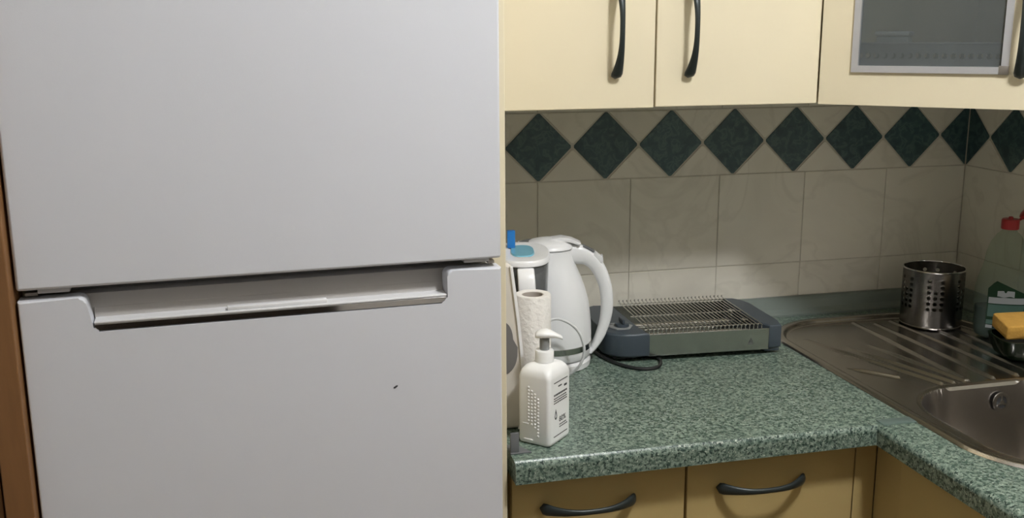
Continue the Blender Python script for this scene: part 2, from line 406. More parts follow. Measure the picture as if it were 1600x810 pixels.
for i in range(2):
    d = finish(BX(0.0, 0.018, -0.028-0.53*(i+1)+0.003, -0.028-0.53*i, 0.105, 0.8625, r=0.0015), 'door', ochre, t)
    bow_handle(d, (0.0, -0.028-0.53*(i+1)+0.06 if i == 0 else -0.028-0.53*i-0.06, 0.70), (0, PI/2, -PI/2))
finish(BX(0.06, 0.08, -1.1, -0.03, 0.0, 0.0995), 'plinth', ochre, t)

# ------------------------------------------------------------------ wall cabinets
ZC = 1.3589; X1 = -0.8416; X2 = -0.5554; YC = -0.335; HC = 0.72
t = thing('wall_cabinet', 'cream wall cabinet with a pair of doors above the kettle', 'cabinet', (-1.1425, YC, ZC), group='wall cabinets above the tiles')
w = X2-(-1.1425)
finish(BX(0.001, w-0.001, 0.0185, 0.3335, 0.003, HC), 'body', cream, t)
d = finish(BX(0.001, X1+1.1425-0.0012, 0, 0.018, 0, HC, r=0.0015), 'door', cream, t); bow_handle(d, (-0.909+1.1425, 0, 0.046+0.078), (0, PI/2, 0), 0.156)
d = finish(BX(X1+1.1425+0.0012, w-0.001, 0, 0.018, 0.001, HC, r=0.0015), 'door', cream, t); bow_handle(d, (-0.787+1.1425, 0, 0.046+0.078), (0, PI/2, 0), 0.156)

t = thing('corner_wall_cabinet', 'cream diagonal corner wall cabinet with a smoky glass door', 'cabinet', (X2, YC, ZC), rz=-PI/4, group='wall cabinets above the tiles')
# local x along the door, local y into the corner
q2 = math.sqrt(0.5)
def cl(x, y):           # world xy -> cabinet local xy
    dx, dy = x-X2, y-YC
    return ((dx-dy)*q2, (dx+dy)*q2)
e = 0.0015
outer = [cl(X2+e, -e), cl(X2+e, YC+0.020), cl(-0.335+0.02, X2+e), cl(-e, X2+e), cl(-e, -e)]
for zz in ((0.002, 0.020), (HC-0.018, HC)):
    bm = bmesh.new(); prism(bm, outer, zz[0], zz[1]); finish(bm, 'shelf_board', cream, t)
bm = bmesh.new()
for a, b in ((0, 1), (0, 4), (4, 3), (3, 2)):
    A = Vector(outer[a]); B = Vector(outer[b]); cen = sum((Vector(p) for p in outer), Vector((0, 0)))/5
    dr = (B-A).normalized(); n = Vector((-dr.y, dr.x)); n = n if n.dot(cen-A) > 0 else -n
    prism(bm, [A, B, B+n*0.014, A+n*0.014], 0.0205, HC-0.0185)
finish(bm, 'carcass', cream, t)
LD = 0.3117
gx0, gx1, gz0, gz1 = 0.0525, 0.2803, 0.0535, HC-0.055
door = finish(ring_prism(bmesh.new(), [(0.0015, 0.0), (LD-0.0015, 0.0), (LD-0.0015, HC), (0.0015, HC)], [(gx0, gz0), (gx1, gz0), (gx1, gz1), (gx0, gz1)], 0.0, 0.018, 'y'), 'door', cream, t)
fw = 0.0095
finish(ring_prism(bmesh.new(), [(gx0-0.001, gz0-0.001), (gx1+0.001, gz0-0.001), (gx1+0.001, gz1+0.001), (gx0-0.001, gz1+0.001)], [(gx0+fw, gz0+fw), (gx1-fw, gz0+fw), (gx1-fw, gz1-fw), (gx0+fw, gz1-fw)], -0.004, 0.010, 'y'), 'glass_frame', alu, door)
finish(BX(gx1-0.0125, gx1+0.0016, -0.0046, 0.004, gz0-0.0016, gz0+0.0115, r=0.0006), 'frame_corner', dull_metal, door)
finish(BX(gx0+fw-0.003, gx1-fw+0.003, 0.002, 0.006, gz0+fw-0.003, gz1-fw+0.003), 'pane', glass_m, door)
bow_handle(door, (0.2985, 0, 0.046+0.078), (0, PI/2, 0), 0.156)
# things standing inside the corner cabinet
def wl(x, y):           # cabinet local -> world
    return (X2+(x+y)*q2, YC+(-x+y)*q2)
wx, wy = wl(0.052, 0.024)
t = thing('dish_tray', 'pale perforated metal tray standing behind the smoky cabinet glass', 'tray', (wx, wy, ZC+0.0205), rz=-PI/4)
bm = bmesh.new(); perforated(bm, lambda u, v: (u*0.0128, 0.0, v*0.0128), 18, 6, lambda i, j: j == 4, 0.36); bmesh.ops.solidify(bm, geom=bm.faces, thickness=0.001); finish(bm, 'front_wall', label_w, t)
bm = bmesh.new(); perforated(bm, lambda u, v: (u*0.0128, 0.05, v*0.0128), 18, 6, lambda i, j: j == 4, 0.36); bmesh.ops.solidify(bm, geom=bm.faces, thickness=0.001); finish(bm, 'rear_wall', grey_pl, t)
finish(BX(0, 0.2304, 0, 0.05, 0, 0.002), 'base', alu, t)
finish(tube(bmesh.new(), [(0, 0, 0.0768), (0.2304, 0, 0.0768), (0.2304, 0.05, 0.0768), (0, 0.05, 0.0768)], 0.0016, 6, True), 'rim', alu, t)
wx, wy = wl(0.09, 0.125)
t = thing('plastic_box', 'small pale plastic box behind the left end of the cabinet glass', 'box', (wx, wy, ZC+0.0205), rz=-PI/4)
finish(BX(-0.026, 0.026, -0.02, 0.02, 0.0, 0.088, r=0.004), 'body', label_w, t)
finish(BX(-0.028, 0.028, -0.022, 0.022, 0.0885, 0.096, r=0.003), 'lid', white_pl, t)

# ------------------------------------------------------------------ fridge
FW = 0.55; FZU = 1.2033; FZL = 1.1915; FH = 1.82
fr = thing('fridge', 'large white two-door fridge with a recessed chrome-edged handle', 'fridge', (-1.1691, -0.6601, 0), rz=math.atan2(0.0292, 0.55))
finish(BX(-FW+0.002, -0.002, 0.068, 0.60, 0.02, FH, r=0.004), 'body', fridge_white, fr)
finish(BX(-FW+0.012, -0.012, 0.0605, 0.0675, 0.075, FH-0.01), 'gasket', gasket_m, fr)
for x in (-FW+0.05, -0.05):
    for y in (0.10, 0.55): finish(lathe(bmesh.new(), [(0.018, 0), (0.018, 0.006), (0.008, 0.008), (0.008, 0.0198)], 16, x, y), 'foot', black_pl, fr)
ud = finish(BX(-FW, 0, 0, 0.06, FZU, FH, r=0.0035, seg=3), 'upper_door', fridge_white, fr)
# lower door: front skin with the handle notch, slab behind
def arc(cx, cz, r, a0, a1, n=5): return [(cx+r*math.cos(math.radians(a0+(a1-a0)*i/n)), cz+r*math.sin(math.radians(a0+(a1-a0)*i/n))) for i in range(n+1)]
NL0, NL1, NR, NB = -0.4800, -0.4755, -0.0690, 1.1508
poly = [(-FW, 0.06), (0, 0.06), (0, FZL)]
poly += arc(NR+0.007, FZL-0.007, 0.007, 90, 180)
poly += arc(NR-0.008, NB+0.008, 0.008, 0, -90)
poly += arc(NL1+0.006, NB+0.006, 0.006, -90, -172)
poly += arc(NL0-0.0080, FZL-0.008, 0.008, 8, 90)
poly += [(-FW, FZL)]
bm = bmesh.new(); prism(bm, poly, 0.0, 0.028, 'y', r=0.0022, seg=3)
ld = finish(bm, 'lower_door', fridge_white, fr, 30)
# recessed grey slab that closes the pocket: slightly sloping face
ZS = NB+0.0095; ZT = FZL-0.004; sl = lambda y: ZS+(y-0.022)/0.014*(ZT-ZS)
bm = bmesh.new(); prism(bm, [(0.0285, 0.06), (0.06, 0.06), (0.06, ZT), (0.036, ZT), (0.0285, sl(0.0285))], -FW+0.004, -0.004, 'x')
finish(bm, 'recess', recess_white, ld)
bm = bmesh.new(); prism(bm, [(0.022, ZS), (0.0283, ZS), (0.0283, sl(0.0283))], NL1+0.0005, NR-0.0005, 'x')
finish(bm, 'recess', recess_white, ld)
finish(BX(NL1+0.001, NR-0.0006, 0.0012, 0.0235, NB+0.0092, NB+0.0118, r=0.0008), 'handle_ledge', white_pl, ld)
bm = bmesh.new(); prism(bm, [(0.0035, NB+0.0003), (0.012, NB+0.0003), (0.012, NB+0.0090), (0.0024, NB+0.0090), (0.0012, NB+0.0080), (0.0012, NB+0.0014)], NL1+0.0015, NR-0.001, 'x')
tag(finish(bm, 'chrome_strip', chrome, ld, 20), 'mirror chrome strip along the handle edge')
finish(BX(-0.330, -0.2155, 0.003, 0.012, NB+0.0119, NB+0.0168, r=0.0008), 'ledge_cap', white_pl, ld)
# hinges in the gap between the doors
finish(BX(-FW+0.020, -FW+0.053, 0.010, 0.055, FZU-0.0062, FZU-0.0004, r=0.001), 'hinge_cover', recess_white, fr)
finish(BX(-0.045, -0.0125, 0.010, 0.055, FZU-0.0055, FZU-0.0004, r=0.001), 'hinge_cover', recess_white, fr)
finish(BX(-FW+0.006, -FW+0.0185, 0.018, 0.064, FZL+0.002, FZL+0.0055), 'hinge_plate', dull_metal, fr)
finish(BX(-0.0118, -0.004, 0.018, 0.064, FZL+0.002, FZL+0.0055), 'hinge_plate', dull_metal, fr)
# chipped spot on the lower door
bm = bmesh.new()
v = [bm.verts.new((-0.1372+a*0.92-b*0.4, -0.0004, 1.0496+a*0.55+b*0.85)) for a, b in ((-0.0030, 0), (-0.0012, -0.0014), (0.0025, -0.0010), (0.0032, 0.0004), (0.0012, 0.0013), (-0.0020, 0.0012))]
v2 = [bm.verts.new((w.co.x, 0.0004, w.co.z)) for w in v]
bm.faces.new(v); bm.faces.new(v2[::-1])
for i in range(6): bm.faces.new((v[i], v[(i+1) % 6], v2[(i+1) % 6], v2[i]))
tag(finish(bm, 'paint_chip', chip_m, ld), 'small dark chipped spot')

# ------------------------------------------------------------------ sink
def sd_rr(x, y, x0, x1, y0, y1, r):
    cx, cy = (x0+x1)/2, (y0+y1)/2; qx = abs(x-cx)-(x1-x0)/2+r; qy = abs(y-cy)-(y1-y0)/2+r
    return -(math.hypot(max(qx, 0), max(qy, 0))+min(max(qx, qy), 0)-r)      # positive inside
def ss(a, b, x):
    t = min(1, max(0, (x-a)/(b-a))); return t*t*(3-2*t)
BOWL = (-0.464, -0.125, -0.800, -0.472, 0.108)
GRV = [((-0.301, -0.091), (-0.312, -0.455)), ((-0.221, -0.100), (-0.212, -0.452)), ((-0.455, -0.175), (-0.365, -0.458)), ((-0.470, -0.345), (-0.415, -0.412)),
       ((-0.358, -0.235), (-0.318, -0.455)), ((-0.262, -0.110), (-0.262, -0.455)), ((-0.405, -0.24), (-0.341, -0.457)), ((-0.170, -0.110), (-0.180, -0.448)), ((-0.130, -0.12), (-0.150, -0.44))]
def sink_z(x, y):
    d = sd_rr(x, y, SX0, SX1, SY0, SY1, SR)
    z = 0.0006+0.0044*ss(0, 0.004, d)-0.0085*ss(0.014, 0.021, d)
    db = sd_rr(x, y, *BOWL)
    if db < 0:
        for (ax, ay), (bx_, by_) in GRV:
            vx, vy = bx_-ax, by_-ay; L2 = vx*vx+vy*vy
            tt = min(1, max(0, ((x-ax)*vx+(y-ay)*vy)/L2)); dd = math.hypot(x-ax-vx*tt, y-ay-vy*tt)
            if dd < 0.012: z += 0.0042*math.exp(-(dd/0.0036)**4)*ss(-0.002, -0.012, db)*(0.35+0.65*ss(0, 0.35, tt))
        z += -0.002*ss(-0.010, 0.0, db)
    else:
        z += -0.002-0.150*(1-(1-min(1, db/0.034))**2.2)-0.006*ss(0.03, 0.16, db)
    return ZW+z
STEP = 0.0021
nx = int((SX1-SX0)/STEP)+3; ny = int((SY1-SY0)/STEP)+3
grid = {}
for i in range(nx):
    for j in range(ny):
        x = SX0-STEP+i*STEP; y = SY0-STEP+j*STEP
        d = sd_rr(x, y, SX0, SX1, SY0, SY1, SR)
        if d < -1.6*STEP: continue
        if d < STEP*0.35:
            h = 1e-4
            gx_ = (sd_rr(x+h, y, SX0, SX1, SY0, SY1, SR)-d)/h; gy_ = (sd_rr(x, y+h, SX0, SX1, SY0, SY1, SR)-d)/h
            x -= gx_*d; y -= gy_*d; d = 0
        grid[i, j] = (x, y, d)
sink = thing('sink', 'stainless steel sink with ribbed drainer and rounded bowl set into the worktop', 'sink', (0, 0, 0))
for nm, inside in (('drainboard', False), ('bowl', True)):
    bm = bmesh.new(); vs = {}
    for i in range(nx-1):
        for j in range(ny-1):
            ks = [(i, j), (i+1, j), (i+1, j+1), (i, j+1)]
            if not all(k in grid for k in ks): continue
            if all(grid[k][2] == 0 for k in ks): continue
            mx = sum(grid[k][0] for k in ks)/4; my = sum(grid[k][1] for k in ks)/4
            if (sd_rr(mx, my, *BOWL) > 0) != inside: continue
            f = []
            for k in ks:
                if k not in vs:
                    x, y, d = grid[k]; vs[k] = bm.verts.new((x, y, sink_z(x, y)))
                f.append(vs[k])
            bm.faces.new(f)
    o = finish(bm, nm, steel, sink, 55)
    if inside: bowl_o = o
# overflow on the bowl's rear wall, facing the viewer
def disc_y(r0, r1, n=24, th=0.002):
    bm = bmesh.new(); ring_prism(bm, [(r1*math.cos(2*PI*k/n), r1*math.sin(2*PI*k/n)) for k in range(n)], [(r0*math.cos(2*PI*k/n), r0*math.sin(2*PI*k/n)) for k in range(n)], -th, 0.0, 'y'); return bm
OVP = (-0.262, -0.4800, 0.863)
o = finish(disc_y(0.0105, 0.0165), 'overflow_ring', chrome, bowl_o, 40, OVP, (math.radians(-7), 0, 0))
bm = bmesh.new(); prism(bm, [(0.0107*math.cos(2*PI*k/20), 0.0107*math.sin(2*PI*k/20)) for k in range(20)], -0.0006, 0.0, 'y'); finish(bm, 'overflow_opening', dark_in, bowl_o, 40, OVP, (math.radians(-7), 0, 0))
bm = bmesh.new()
for k in range(3):
    a = math.radians(90+120*k)
    prism(bm, [(-0.0022*math.sin(a), 0.0022*math.cos(a)), (0.0105*math.cos(a)-0.0016*math.sin(a), 0.0105*math.sin(a)+0.0016*math.cos(a)), (0.0105*math.cos(a)+0.0016*math.sin(a), 0.0105*math.sin(a)-0.0016*math.cos(a)), (0.0022*math.sin(a), -0.0022*math.cos(a))], -0.0024, -0.0007, 'y')
prism(bm, [(0.0042*math.cos(2*PI*k/16), 0.0042*math.sin(2*PI*k/16)) for k in range(16)], -0.0030, -0.0025, 'y')
finish(bm, 'overflow_cross', chrome, bowl_o, 40, OVP, (math.radians(-7), 0, 0))
finish(lathe(bmesh.new(), [(0.040, 0.7445), (0.040, 0.7475), (0.034, 0.7485), (0.030, 0.7455), (0.006, 0.7450), (0.005, 0.7500), (0.001, 0.7510)], 32, -0.30, -0.635), 'drain', steel_can, bowl_o, 40)

# ------------------------------------------------------------------ cutlery holder
t = thing('cutlery_holder', 'round perforated steel cutlery holder standing on the drainer', 'cutlery holder', (-0.156, -0.137, 0.8990))
R_, H_, NC = 0.0585, 0.116, 30
ph = math.radians(-139)
bm = bmesh.new()
def can_hole(i, j):
    k = i % 5
    if k in (0, 2): return 3 <= j <= 8
    if k == 1: return 3 <= j <= 6
    return False
def canmap(u, v, rr=R_):
    a = ph+2*PI*u/NC
    return (rr*math.cos(a), rr*math.sin(a), 0.002+v*(H_-0.004)/10)
perforated(bm, canmap, NC, 10, can_hole, 0.34, wrap=True)
bmesh.ops.solidify(bm, geom=bm.faces, thickness=0.0008); finish(bm, 'wall', steel_can, t, 30)
finish(tube(bmesh.new(), [(R_*math.cos(2*PI*k/48), R_*math.sin(2*PI*k/48), H_-0.001) for k in range(48)], 0.0016, 8, True), 'rim', chrome, t)
finish(lathe(bmesh.new(), [(R_-0.006, 0.0004), (R_-0.0005, 0.0006), (R_+0.0003, 0.003), (R_-0.001, 0.0045), (0.001, 0.0040)], 48), 'base', steel_can, t)

# ------------------------------------------------------------------ dish soap bottle
t = thing('dish_soap_bottle', 'clear green dish soap bottle with red flip cap and green label behind the sponge', 'bottle', (-0.086, -0.252, 0.8985), rz=-0.48)
def sup(a, b, z, n=40, e=2.6, x0=0.0):
    out = []
    for k in range(n):
        c, s_ = math.cos(2*PI*k/n), math.sin(2*PI*k/n)
        out.append((x0+a*math.copysign(abs(c)**(2/e), c), b*math.copysign(abs(s_)**(2/e), s_), z))
    return out
bp_ = [(0.040, 0.024, 0.001), (0.047, 0.029, 0.006), (0.049, 0.031, 0.02), (0.050, 0.031, 0.06), (0.051, 0.031, 0.095), (0.046, 0.029, 0.118), (0.040, 0.027, 0.138), (0.038, 0.026, 0.150), (0.036, 0.025, 0.165), (0.030, 0.022, 0.185), (0.021, 0.017, 0.200), (0.0135, 0.0125, 0.207), (0.0120, 0.0120, 0.211)]
finish(loft(bmesh.new(), [sup(a, b, z) for a, b, z in bp_]), 'body', pet_m, t, 50)
finish(loft(bmesh.new(), [sup(a-0.002, b-0.002, z) for a, b, z in bp_[1:4]]), 'soap', soap_m, t, 50)
cp = finish(lathe(bmesh.new(), [(0.0150, 0.2112), (0.0158, 0.2125), (0.0158, 0.228), (0.0145, 0.2305), (0.001, 0.2308)], 32), 'cap', red_pl, t, 40)
finish(lathe(bmesh.new(), [(0.0045, 0.2309), (0.004, 0.2345), (0.001, 0.2352)], 16), 'spout', red_pl, cp)
bm = bmesh.new(); tube(bm, [(0.0150, 0, 0.229), (0.020, 0, 0.232)], 0.0025, 8); finish(bm, 'cap_hinge', red_pl, cp)
lid = finish(lathe(bmesh.new(), [(0.0135, 0.0), (0.0140, 0.001), (0.0135, 0.007), (0.011, 0.0085), (0.001, 0.009)], 24), 'flip_lid', red_pl, t, 40, (0.0285, 0, 0.2405), (0, math.radians(-52), 0))
# label wrapped on the front of the bottle
def front_y(x, z, off):
    for i in range(len(bp_)-1):
        if bp_[i][2] <= z <= bp_[i+1][2]:
            f = (z-bp_[i][2])/(bp_[i+1][2]-bp_[i][2]); a = bp_[i][0]*(1-f)+bp_[i+1][0]*f; b = bp_[i][1]*(1-f)+bp_[i+1][1]*f
    return -(b+off)*(max(0.0, 1-abs(x/a)**2.6))**(1/2.6)
def patch(x0, x1, zlo, zhi, off, nx_=14, nz_=10):
    bm = bmesh.new(); V = []
    for i in range(nx_+1):
        x = x0+(x1-x0)*i/nx_; a, b = zlo(x), zhi(x)
        V.append([bm.verts.new((x, front_y(x, a+(b-a)*j/nz_, off), a+(b-a)*j/nz_)) for j in range(nz_+1)])
    for i in range(nx_):
        for j in range(nz_): bm.faces.new((V[i][j], V[i+1][j], V[i+1][j+1], V[i][j+1]))
    r = bmesh.ops.solidify(bm, geom=bm.faces, thickness=-0.0003)
    return bm
L0, L1 = -0.033, 0.034
lab = finish(patch(L0, L1, lambda x: 0.030, lambda x: 0.116-0.45*max(0, x+0.020)-1.2*max(0, -0.020-x), 0.0004), 'label', label_g, t, 50)
finish(patch(L0+0.002, L1-0.001, lambda x: 0.072, lambda x: 0.084, 0.0012), 'label_band', label_w, lab, 50)
finish(patch(L0+0.002, L1-0.002, lambda x: 0.050+0.004*math.sin(60*x), lambda x: 0.070, 0.0012), 'label_band', label_t, lab, 50)
finish(patch(-0.017, 0.013, lambda x: 0.0855+0.001*math.sin(300*x), lambda x: 0.0975-(0.004 if abs(x+0.003) < 0.003 else 0)-120*(x+0.002)**2*0.03, 0.0012), 'label_logo', label_w, lab, 50)
finish(patch(L0+0.001, L1-0.003, lambda x: 0.031, lambda x: 0.040, 0.0012), 'label_band', label_t, lab, 50)
finish(patch(L0+0.001, L0+0.012, lambda x: 0.0235, lambda x: 0.0295, 0.0006), 'price_tag', label_w, t, 50)

# ------------------------------------------------------------------ sponge tray and sponge
t = thing('sponge_tray', 'dark green glass tray on the drainer, holding the yellow sponge', 'tray', (-0.122, -0.372, 0.8990), rz=-0.25)
rings = []
for (hx_, hy, z) in ((0.044, 0.030, 0.0), (0.052, 0.036, 0.004), (0.058, 0.041, 0.018), (0.062, 0.045, 0.036), (0.060, 0.043, 0.0365), (0.055, 0.039, 0.020), (0.050, 0.035, 0.008)):
    rings.append([(x, y, z) for x, y in rrect(-hx_, hx_, -hy, hy, 0.018, 6)])
finish(loft(bmesh.new(), rings), 'bowl', tray_m, t, 40)
finish(tube(bmesh.new(), [(x, y, 0.0365) for x, y in rrect(-0.061, 0.061, -0.044, 0.044, 0.018, 6)], 0.0016, 8, True), 'rim', tray_m, t)
bm = bmesh.new(); box(bm, -0.052, 0.058, -0.033, 0.033, 0.0, 0.026, r=0.004, seg=2)
bmesh.ops.subdivide_edges(bm, edges=bm.edges, cuts=2, use_grid_fill=True)
for v in bm.verts:
    v.co += Vector((random.uniform(-1, 1), random.uniform(-1, 1), random.uniform(-1, 1)))*0.0006
    v.co.z += 0.004*math.cos(v.co.x*18)
sp = finish(bm, 'sponge', sponge_m, None, 60, (-0.119, -0.362, 0.9385), (math.radians(8), math.radians(-2), -0.28))
tag(sp, 'yellow kitchen sponge lying on the dark green tray', 'sponge')

# ------------------------------------------------------------------ flat toaster
TT = thing('flat_toaster', 'flat wire-rack toaster with slate grey ends and steel front', 'toaster', (-0.81, -0.231, ZW), rz=math.atan2(-0.07, 0.9975))
DT = 0.203
# end caps
def cap_outline_left():
    return [(0.012, 0.0), (-0.018, -0.001)]+[(-0.022+0.046*math.cos(math.radians(a)), 0.045+0.046*math.sin(math.radians(a))) for a in range(262, 178, -12)]+[(-0.067, 0.10), (-0.062, DT-0.03)]+[(-0.040+0.022*math.cos(math.radians(a)), DT-0.024+0.024*math.sin(math.radians(a))) for a in range(180, 89, -18)]+[(-0.002, DT), (-0.002, 0.055)]
bm = bmesh.new(); prism(bm, cap_outline_left(), 0.010, 0.0525, r=0.004, seg=3); capL = finish(bm, 'end_cap', slate_pl, TT, 35)
bm = bmesh.new(); prism(bm, [(0.238, 0.0), (0.262, 0.003), (0.266, 0.03), (0.266, DT-0.045), (0.258, DT-0.018), (0.246, DT-0.004), (0.228, DT), (0.226, 0.03)], 0.012, 0.055, r=0.003, seg=3); capR = finish(bm, 'end_cap', slate_pl, TT, 35)
finish(BX(-0.050, -0.008, 0.012, DT-0.02, 0.004, 0.0099), 'underside', black_pl, TT)
finish(BX(0.232, 0.2615, 0.006, DT-0.03, 0.0045, 0.0118, r=0.002), 'underside', slate_pl, TT)
for x in (-0.035, 0.245):
    for y in (0.03, DT-0.05): finish(lathe(bmesh.new(), [(0.010, 0), (0.010, 0.0042), (0.006, 0.0048)], 16, x, y), 'foot', black_pl, TT)
# steel tray: front, back, floor
finish(BX(0.0105, 0.2375, 0.0005, 0.003, 0.010, 0.0500, r=0.0008), 'front_panel', steel_t, TT)
finish(BX(-0.0015, 0.2275, DT-0.004, DT-0.0015, 0.010, 0.050, r=0.0008), 'rear_panel', steel_t, TT)
finish(BX(-0.0015, 0.2255, 0.0035, DT-0.0045, 0.010, 0.012), 'reflector', steel_t, TT)
# heating tubes with bright end caps
for y in (0.060, 0.125):
    h = finish(tube(bmesh.new(), [(0.002, y, 0.030), (0.220, y, 0.030)], 0.005, 12), 'heating_tube', wire_m, TT)
    finish(lathe(bmesh.new(), [(0.007, -0.006), (0.0075, 0.0), (0.007, 0.006)], 16), 'tube_end', chrome, h, 40, (0.214, y, 0.0455))
# wire rack: rods along the depth, hooked over front and back, on two cross bars
bm = bmesh.new(); tube(bm, catmull([(0, 0.0035, 0.0475), (0, 0.004, 0.0555), (0, 0.010, 0.0575), (0, 0.10, 0.0575), (0, DT-0.008, 0.0575), (0, DT-0.002, 0.0610), (0, DT+0.001, 0.0580)], 3), 0.00105, 6)
w0 = finish(bm, 'wire', wire_m, TT, 60, (0.012, 0, 0))
NWI = 28
for k in range(1, NWI):
    c = w0.copy(); C.objects.link(c); c.parent = TT; c.location = (0.012+k*(0.212/(NWI-1)), 0, 0)
for y in (0.012, DT*0.5, DT-0.012): finish(tube(bmesh.new(), [(0.006, y, 0.0557), (0.226, y, 0.0557)], 0.0013, 6), 'cross_bar', wire_m, TT)
# control plate and knob on the left end
kp = finish(lathe(bmesh.new(), [(0.024, 0.0526), (0.024, 0.0540), (0.0225, 0.0548), (0.001, 0.0548)], 6, -0.028, 0.052), 'control_plate', slate_lt, TT, 30)
finish(lathe(bmesh.new(), [(0.0135, 0.0549), (0.0130, 0.0600), (0.011, 0.0610), (0.001, 0.0612)], 24, -0.026, 0.049), 'knob', slate_pl, kp)
finish(BX(-0.0285, -0.0235, 0.036, 0.063, 0.0612, 0.0690, r=0.0015), 'knob_grip', slate_pl, kp)
finish(BX(-0.046, -0.040, 0.060, 0.062, 0.0548, 0.0552), 'scale_mark', print_m, kp)
# warning triangle printed on the front
tri_o = finish(ring_prism(bmesh.new(), [(0.198, 0.024), (0.208, 0.024), (0.203, 0.034)], [(0.2, 0.0253), (0.206, 0.0253), (0.203, 0.0313)], 0.0002, 0.0006, 'y'), 'warning_mark', print_m, TT)
bm = bmesh.new()
for k in range(3): box(bm, 0.2012+k*0.0013, 0.2018+k*0.0013, 0.0002, 0.0006, 0.0262, 0.0285)
box(bm, 0.197, 0.209, 0.0002, 0.0006, 0.0215, 0.0228)
finish(bm, 'warning_mark', print_m, TT)
# mains cord of the toaster
cord = finish(tube(bmesh.new(), catmull([(-0.850, -0.060, 0.904), (-0.868, -0.10, 0.9037), (-0.876, -0.165, 0.9037), (-0.866, -0.222, 0.9037), (-0.845, -0.262, 0.9037), (-0.822, -0.277, 0.9037), (-0.799, -0.273, 0.9037), (-0.784, -0.251, 0.9037), (-0.780, -0.225, 0.9037), (-0.80, -0.19, 0.9037)], 8), 0.0032, 8), 'power_cord', black_pl)
cord.parent = TT; cord.matrix_parent_inverse = (Matrix.Translation(TT.location) @ TT.rotation_euler.to_matrix().to_4x4()).inverted(); tag(cord, 'black looped power cord')

# ------------------------------------------------------------------ kettle
kd = math.atan2(-0.24037, 0.97067)
K = thing('kettle', 'white plastic electric kettle with a large loop handle', 'kettle', (-0.970, -0.190, ZW), rz=kd)
finish(lathe(bmesh.new(), [(0.066, 0.0), (0.0705, 0.002), (0.0715, 0.012), (0.069, 0.016), (0.062, 0.0165)], 56), 'power_base', white_pl, K, 35)
kprof = [(0.0600, 0.0185, 0), (0.0690, 0.0190, 0), (0.0708, 0.022, 0), (0.0716, 0.034, 0), (0.0722, 0.055, 0), (0.0716, 0.075, 0), (0.0695, 0.097, 0), (0.0665, 0.117, 0), (0.0620, 0.137, -0.001), (0.0570, 0.157, -0.003), (0.0510, 0.176, -0.0055), (0.0465, 0.190, -0.0065), (0.0440, 0.201, -0.0065), (0.0430, 0.208, -0.006), (0.036, 0.210, -0.006)]
kb = finish(loft(bmesh.new(), [[(o_+r*math.cos(2*PI*k/64), r*math.sin(2*PI*k/64), z) for k in range(64)] for r, z, o_ in kprof]), 'body', white_pl, K, 45)
tag(finish(lathe(bmesh.new(), [(0.0705, 0.034), (0.0726, 0.0345), (0.0730, 0.0445), (0.0715, 0.045)], 64, cap0=False, cap1=False), 'steel_band', steel_t, K, 30), 'narrow brushed steel band')
# lid with its raised front edge
rings = []
for r, z in ((0.0410, 0.2102), (0.0425, 0.2115), (0.0405, 0.2170), (0.031, 0.2232), (0.016, 0.2270), (0.002, 0.2280)):
    rings.append([(r*math.cos(2*PI*k/48)*1.02-0.004, r*math.sin(2*PI*k/48), z+0.0) for k in range(48)])
finish(loft(bmesh.new(), rings), 'lid', white_pl, K, 40)
bm = bmesh.new(); prism(bm, [(-0.002, 0.2270), (0.018, 0.2300), (0.036, 0.2265), (0.052, 0.2190), (0.050, 0.2160), (0.034, 0.2225), (0.016, 0.2255), (-0.004, 0.2230)], -0.016, 0.016, 'y', r=0.0008); finish(bm, 'lid_tab', white_pl, K, 35)
# spout
rings = []
for s_, w_, zt, zb in ((-0.026, 0.030, 0.2155, 0.168), (-0.040, 0.024, 0.2185, 0.178), (-0.050, 0.014, 0.2205, 0.192), (-0.057, 0.005, 0.2205, 0.206)):
    rings.append([(s_, -w_, zt), (s_-0.002, -w_*0.7, (zt+zb)/2), (s_-0.001, 0, zb), (s_-0.002, w_*0.7, (zt+zb)/2), (s_, w_, zt), (s_+0.001, 0, zt-0.001)])
finish(loft(bmesh.new(), rings), 'spout', white_pl, K, 35)
bm = bmesh.new(); prism(bm, [(-0.055, 0.004), (-0.055, -0.004), (-0.040, -0.022), (-0.030, -0.026), (-0.030, 0.026), (-0.040, 0.022)], 0.2188, 0.2212, 'z', r=0.0006); finish(bm, 'spout_filter', grey_pl, K, 30)
# loop handle
ho = [(0.006, 0.2150), (0.030, 0.2180), (0.050, 0.2160), (0.069, 0.2075), (0.0885, 0.1885), (0.1025, 0.160), (0.1098, 0.126), (0.1090, 0.090), (0.0985, 0.0550), (0.086, 0.0330), (0.074, 0.0200)]
hi = [(0.020, 0.196), (0.030, 0.186), (0.044, 0.1812), (0.0575, 0.1800), (0.0715, 0.1680), (0.0838, 0.1425), (0.0885, 0.1134), (0.0870, 0.080), (0.0790, 0.0500), (0.0700, 0.0300), (0.064, 0.0220)]
H1 = catmull([(x, 0, z) for x, z in ho], 4); H2 = catmull([(x, 0, z) for x, z in hi], 4)
rings = []
for i, (a, b) in enumerate(zip(H1, H2)):
    f = i/(len(H1)-1); hw = 0.0145-0.003*math.sin(PI*f)
    c = (a+b)/2; u_ = (a-b)/2
    ring = []
    for k in range(16):
        an = 2*PI*k/16; ca, sa = math.cos(an), math.sin(an)
        ring.append(c+u_*math.copysign(abs(ca)**0.7, ca)+Vector((0, 1, 0))*hw*math.copysign(abs(sa)**0.7, sa))
    rings.append(ring)
hd = finish(loft(bmesh.new(), rings), 'handle', white_pl, K, 50)
bm = bmesh.new(); prism(bm, [(0.0770, 0.2040), (0.0885, 0.1935), (0.0905, 0.1970), (0.0915, 0.1860), (0.086, 0.183), (0.074, 0.198)], -0.010, 0.010, 'y', r=0.0008); finish(bm, 'switch', white_pl, hd, 35)
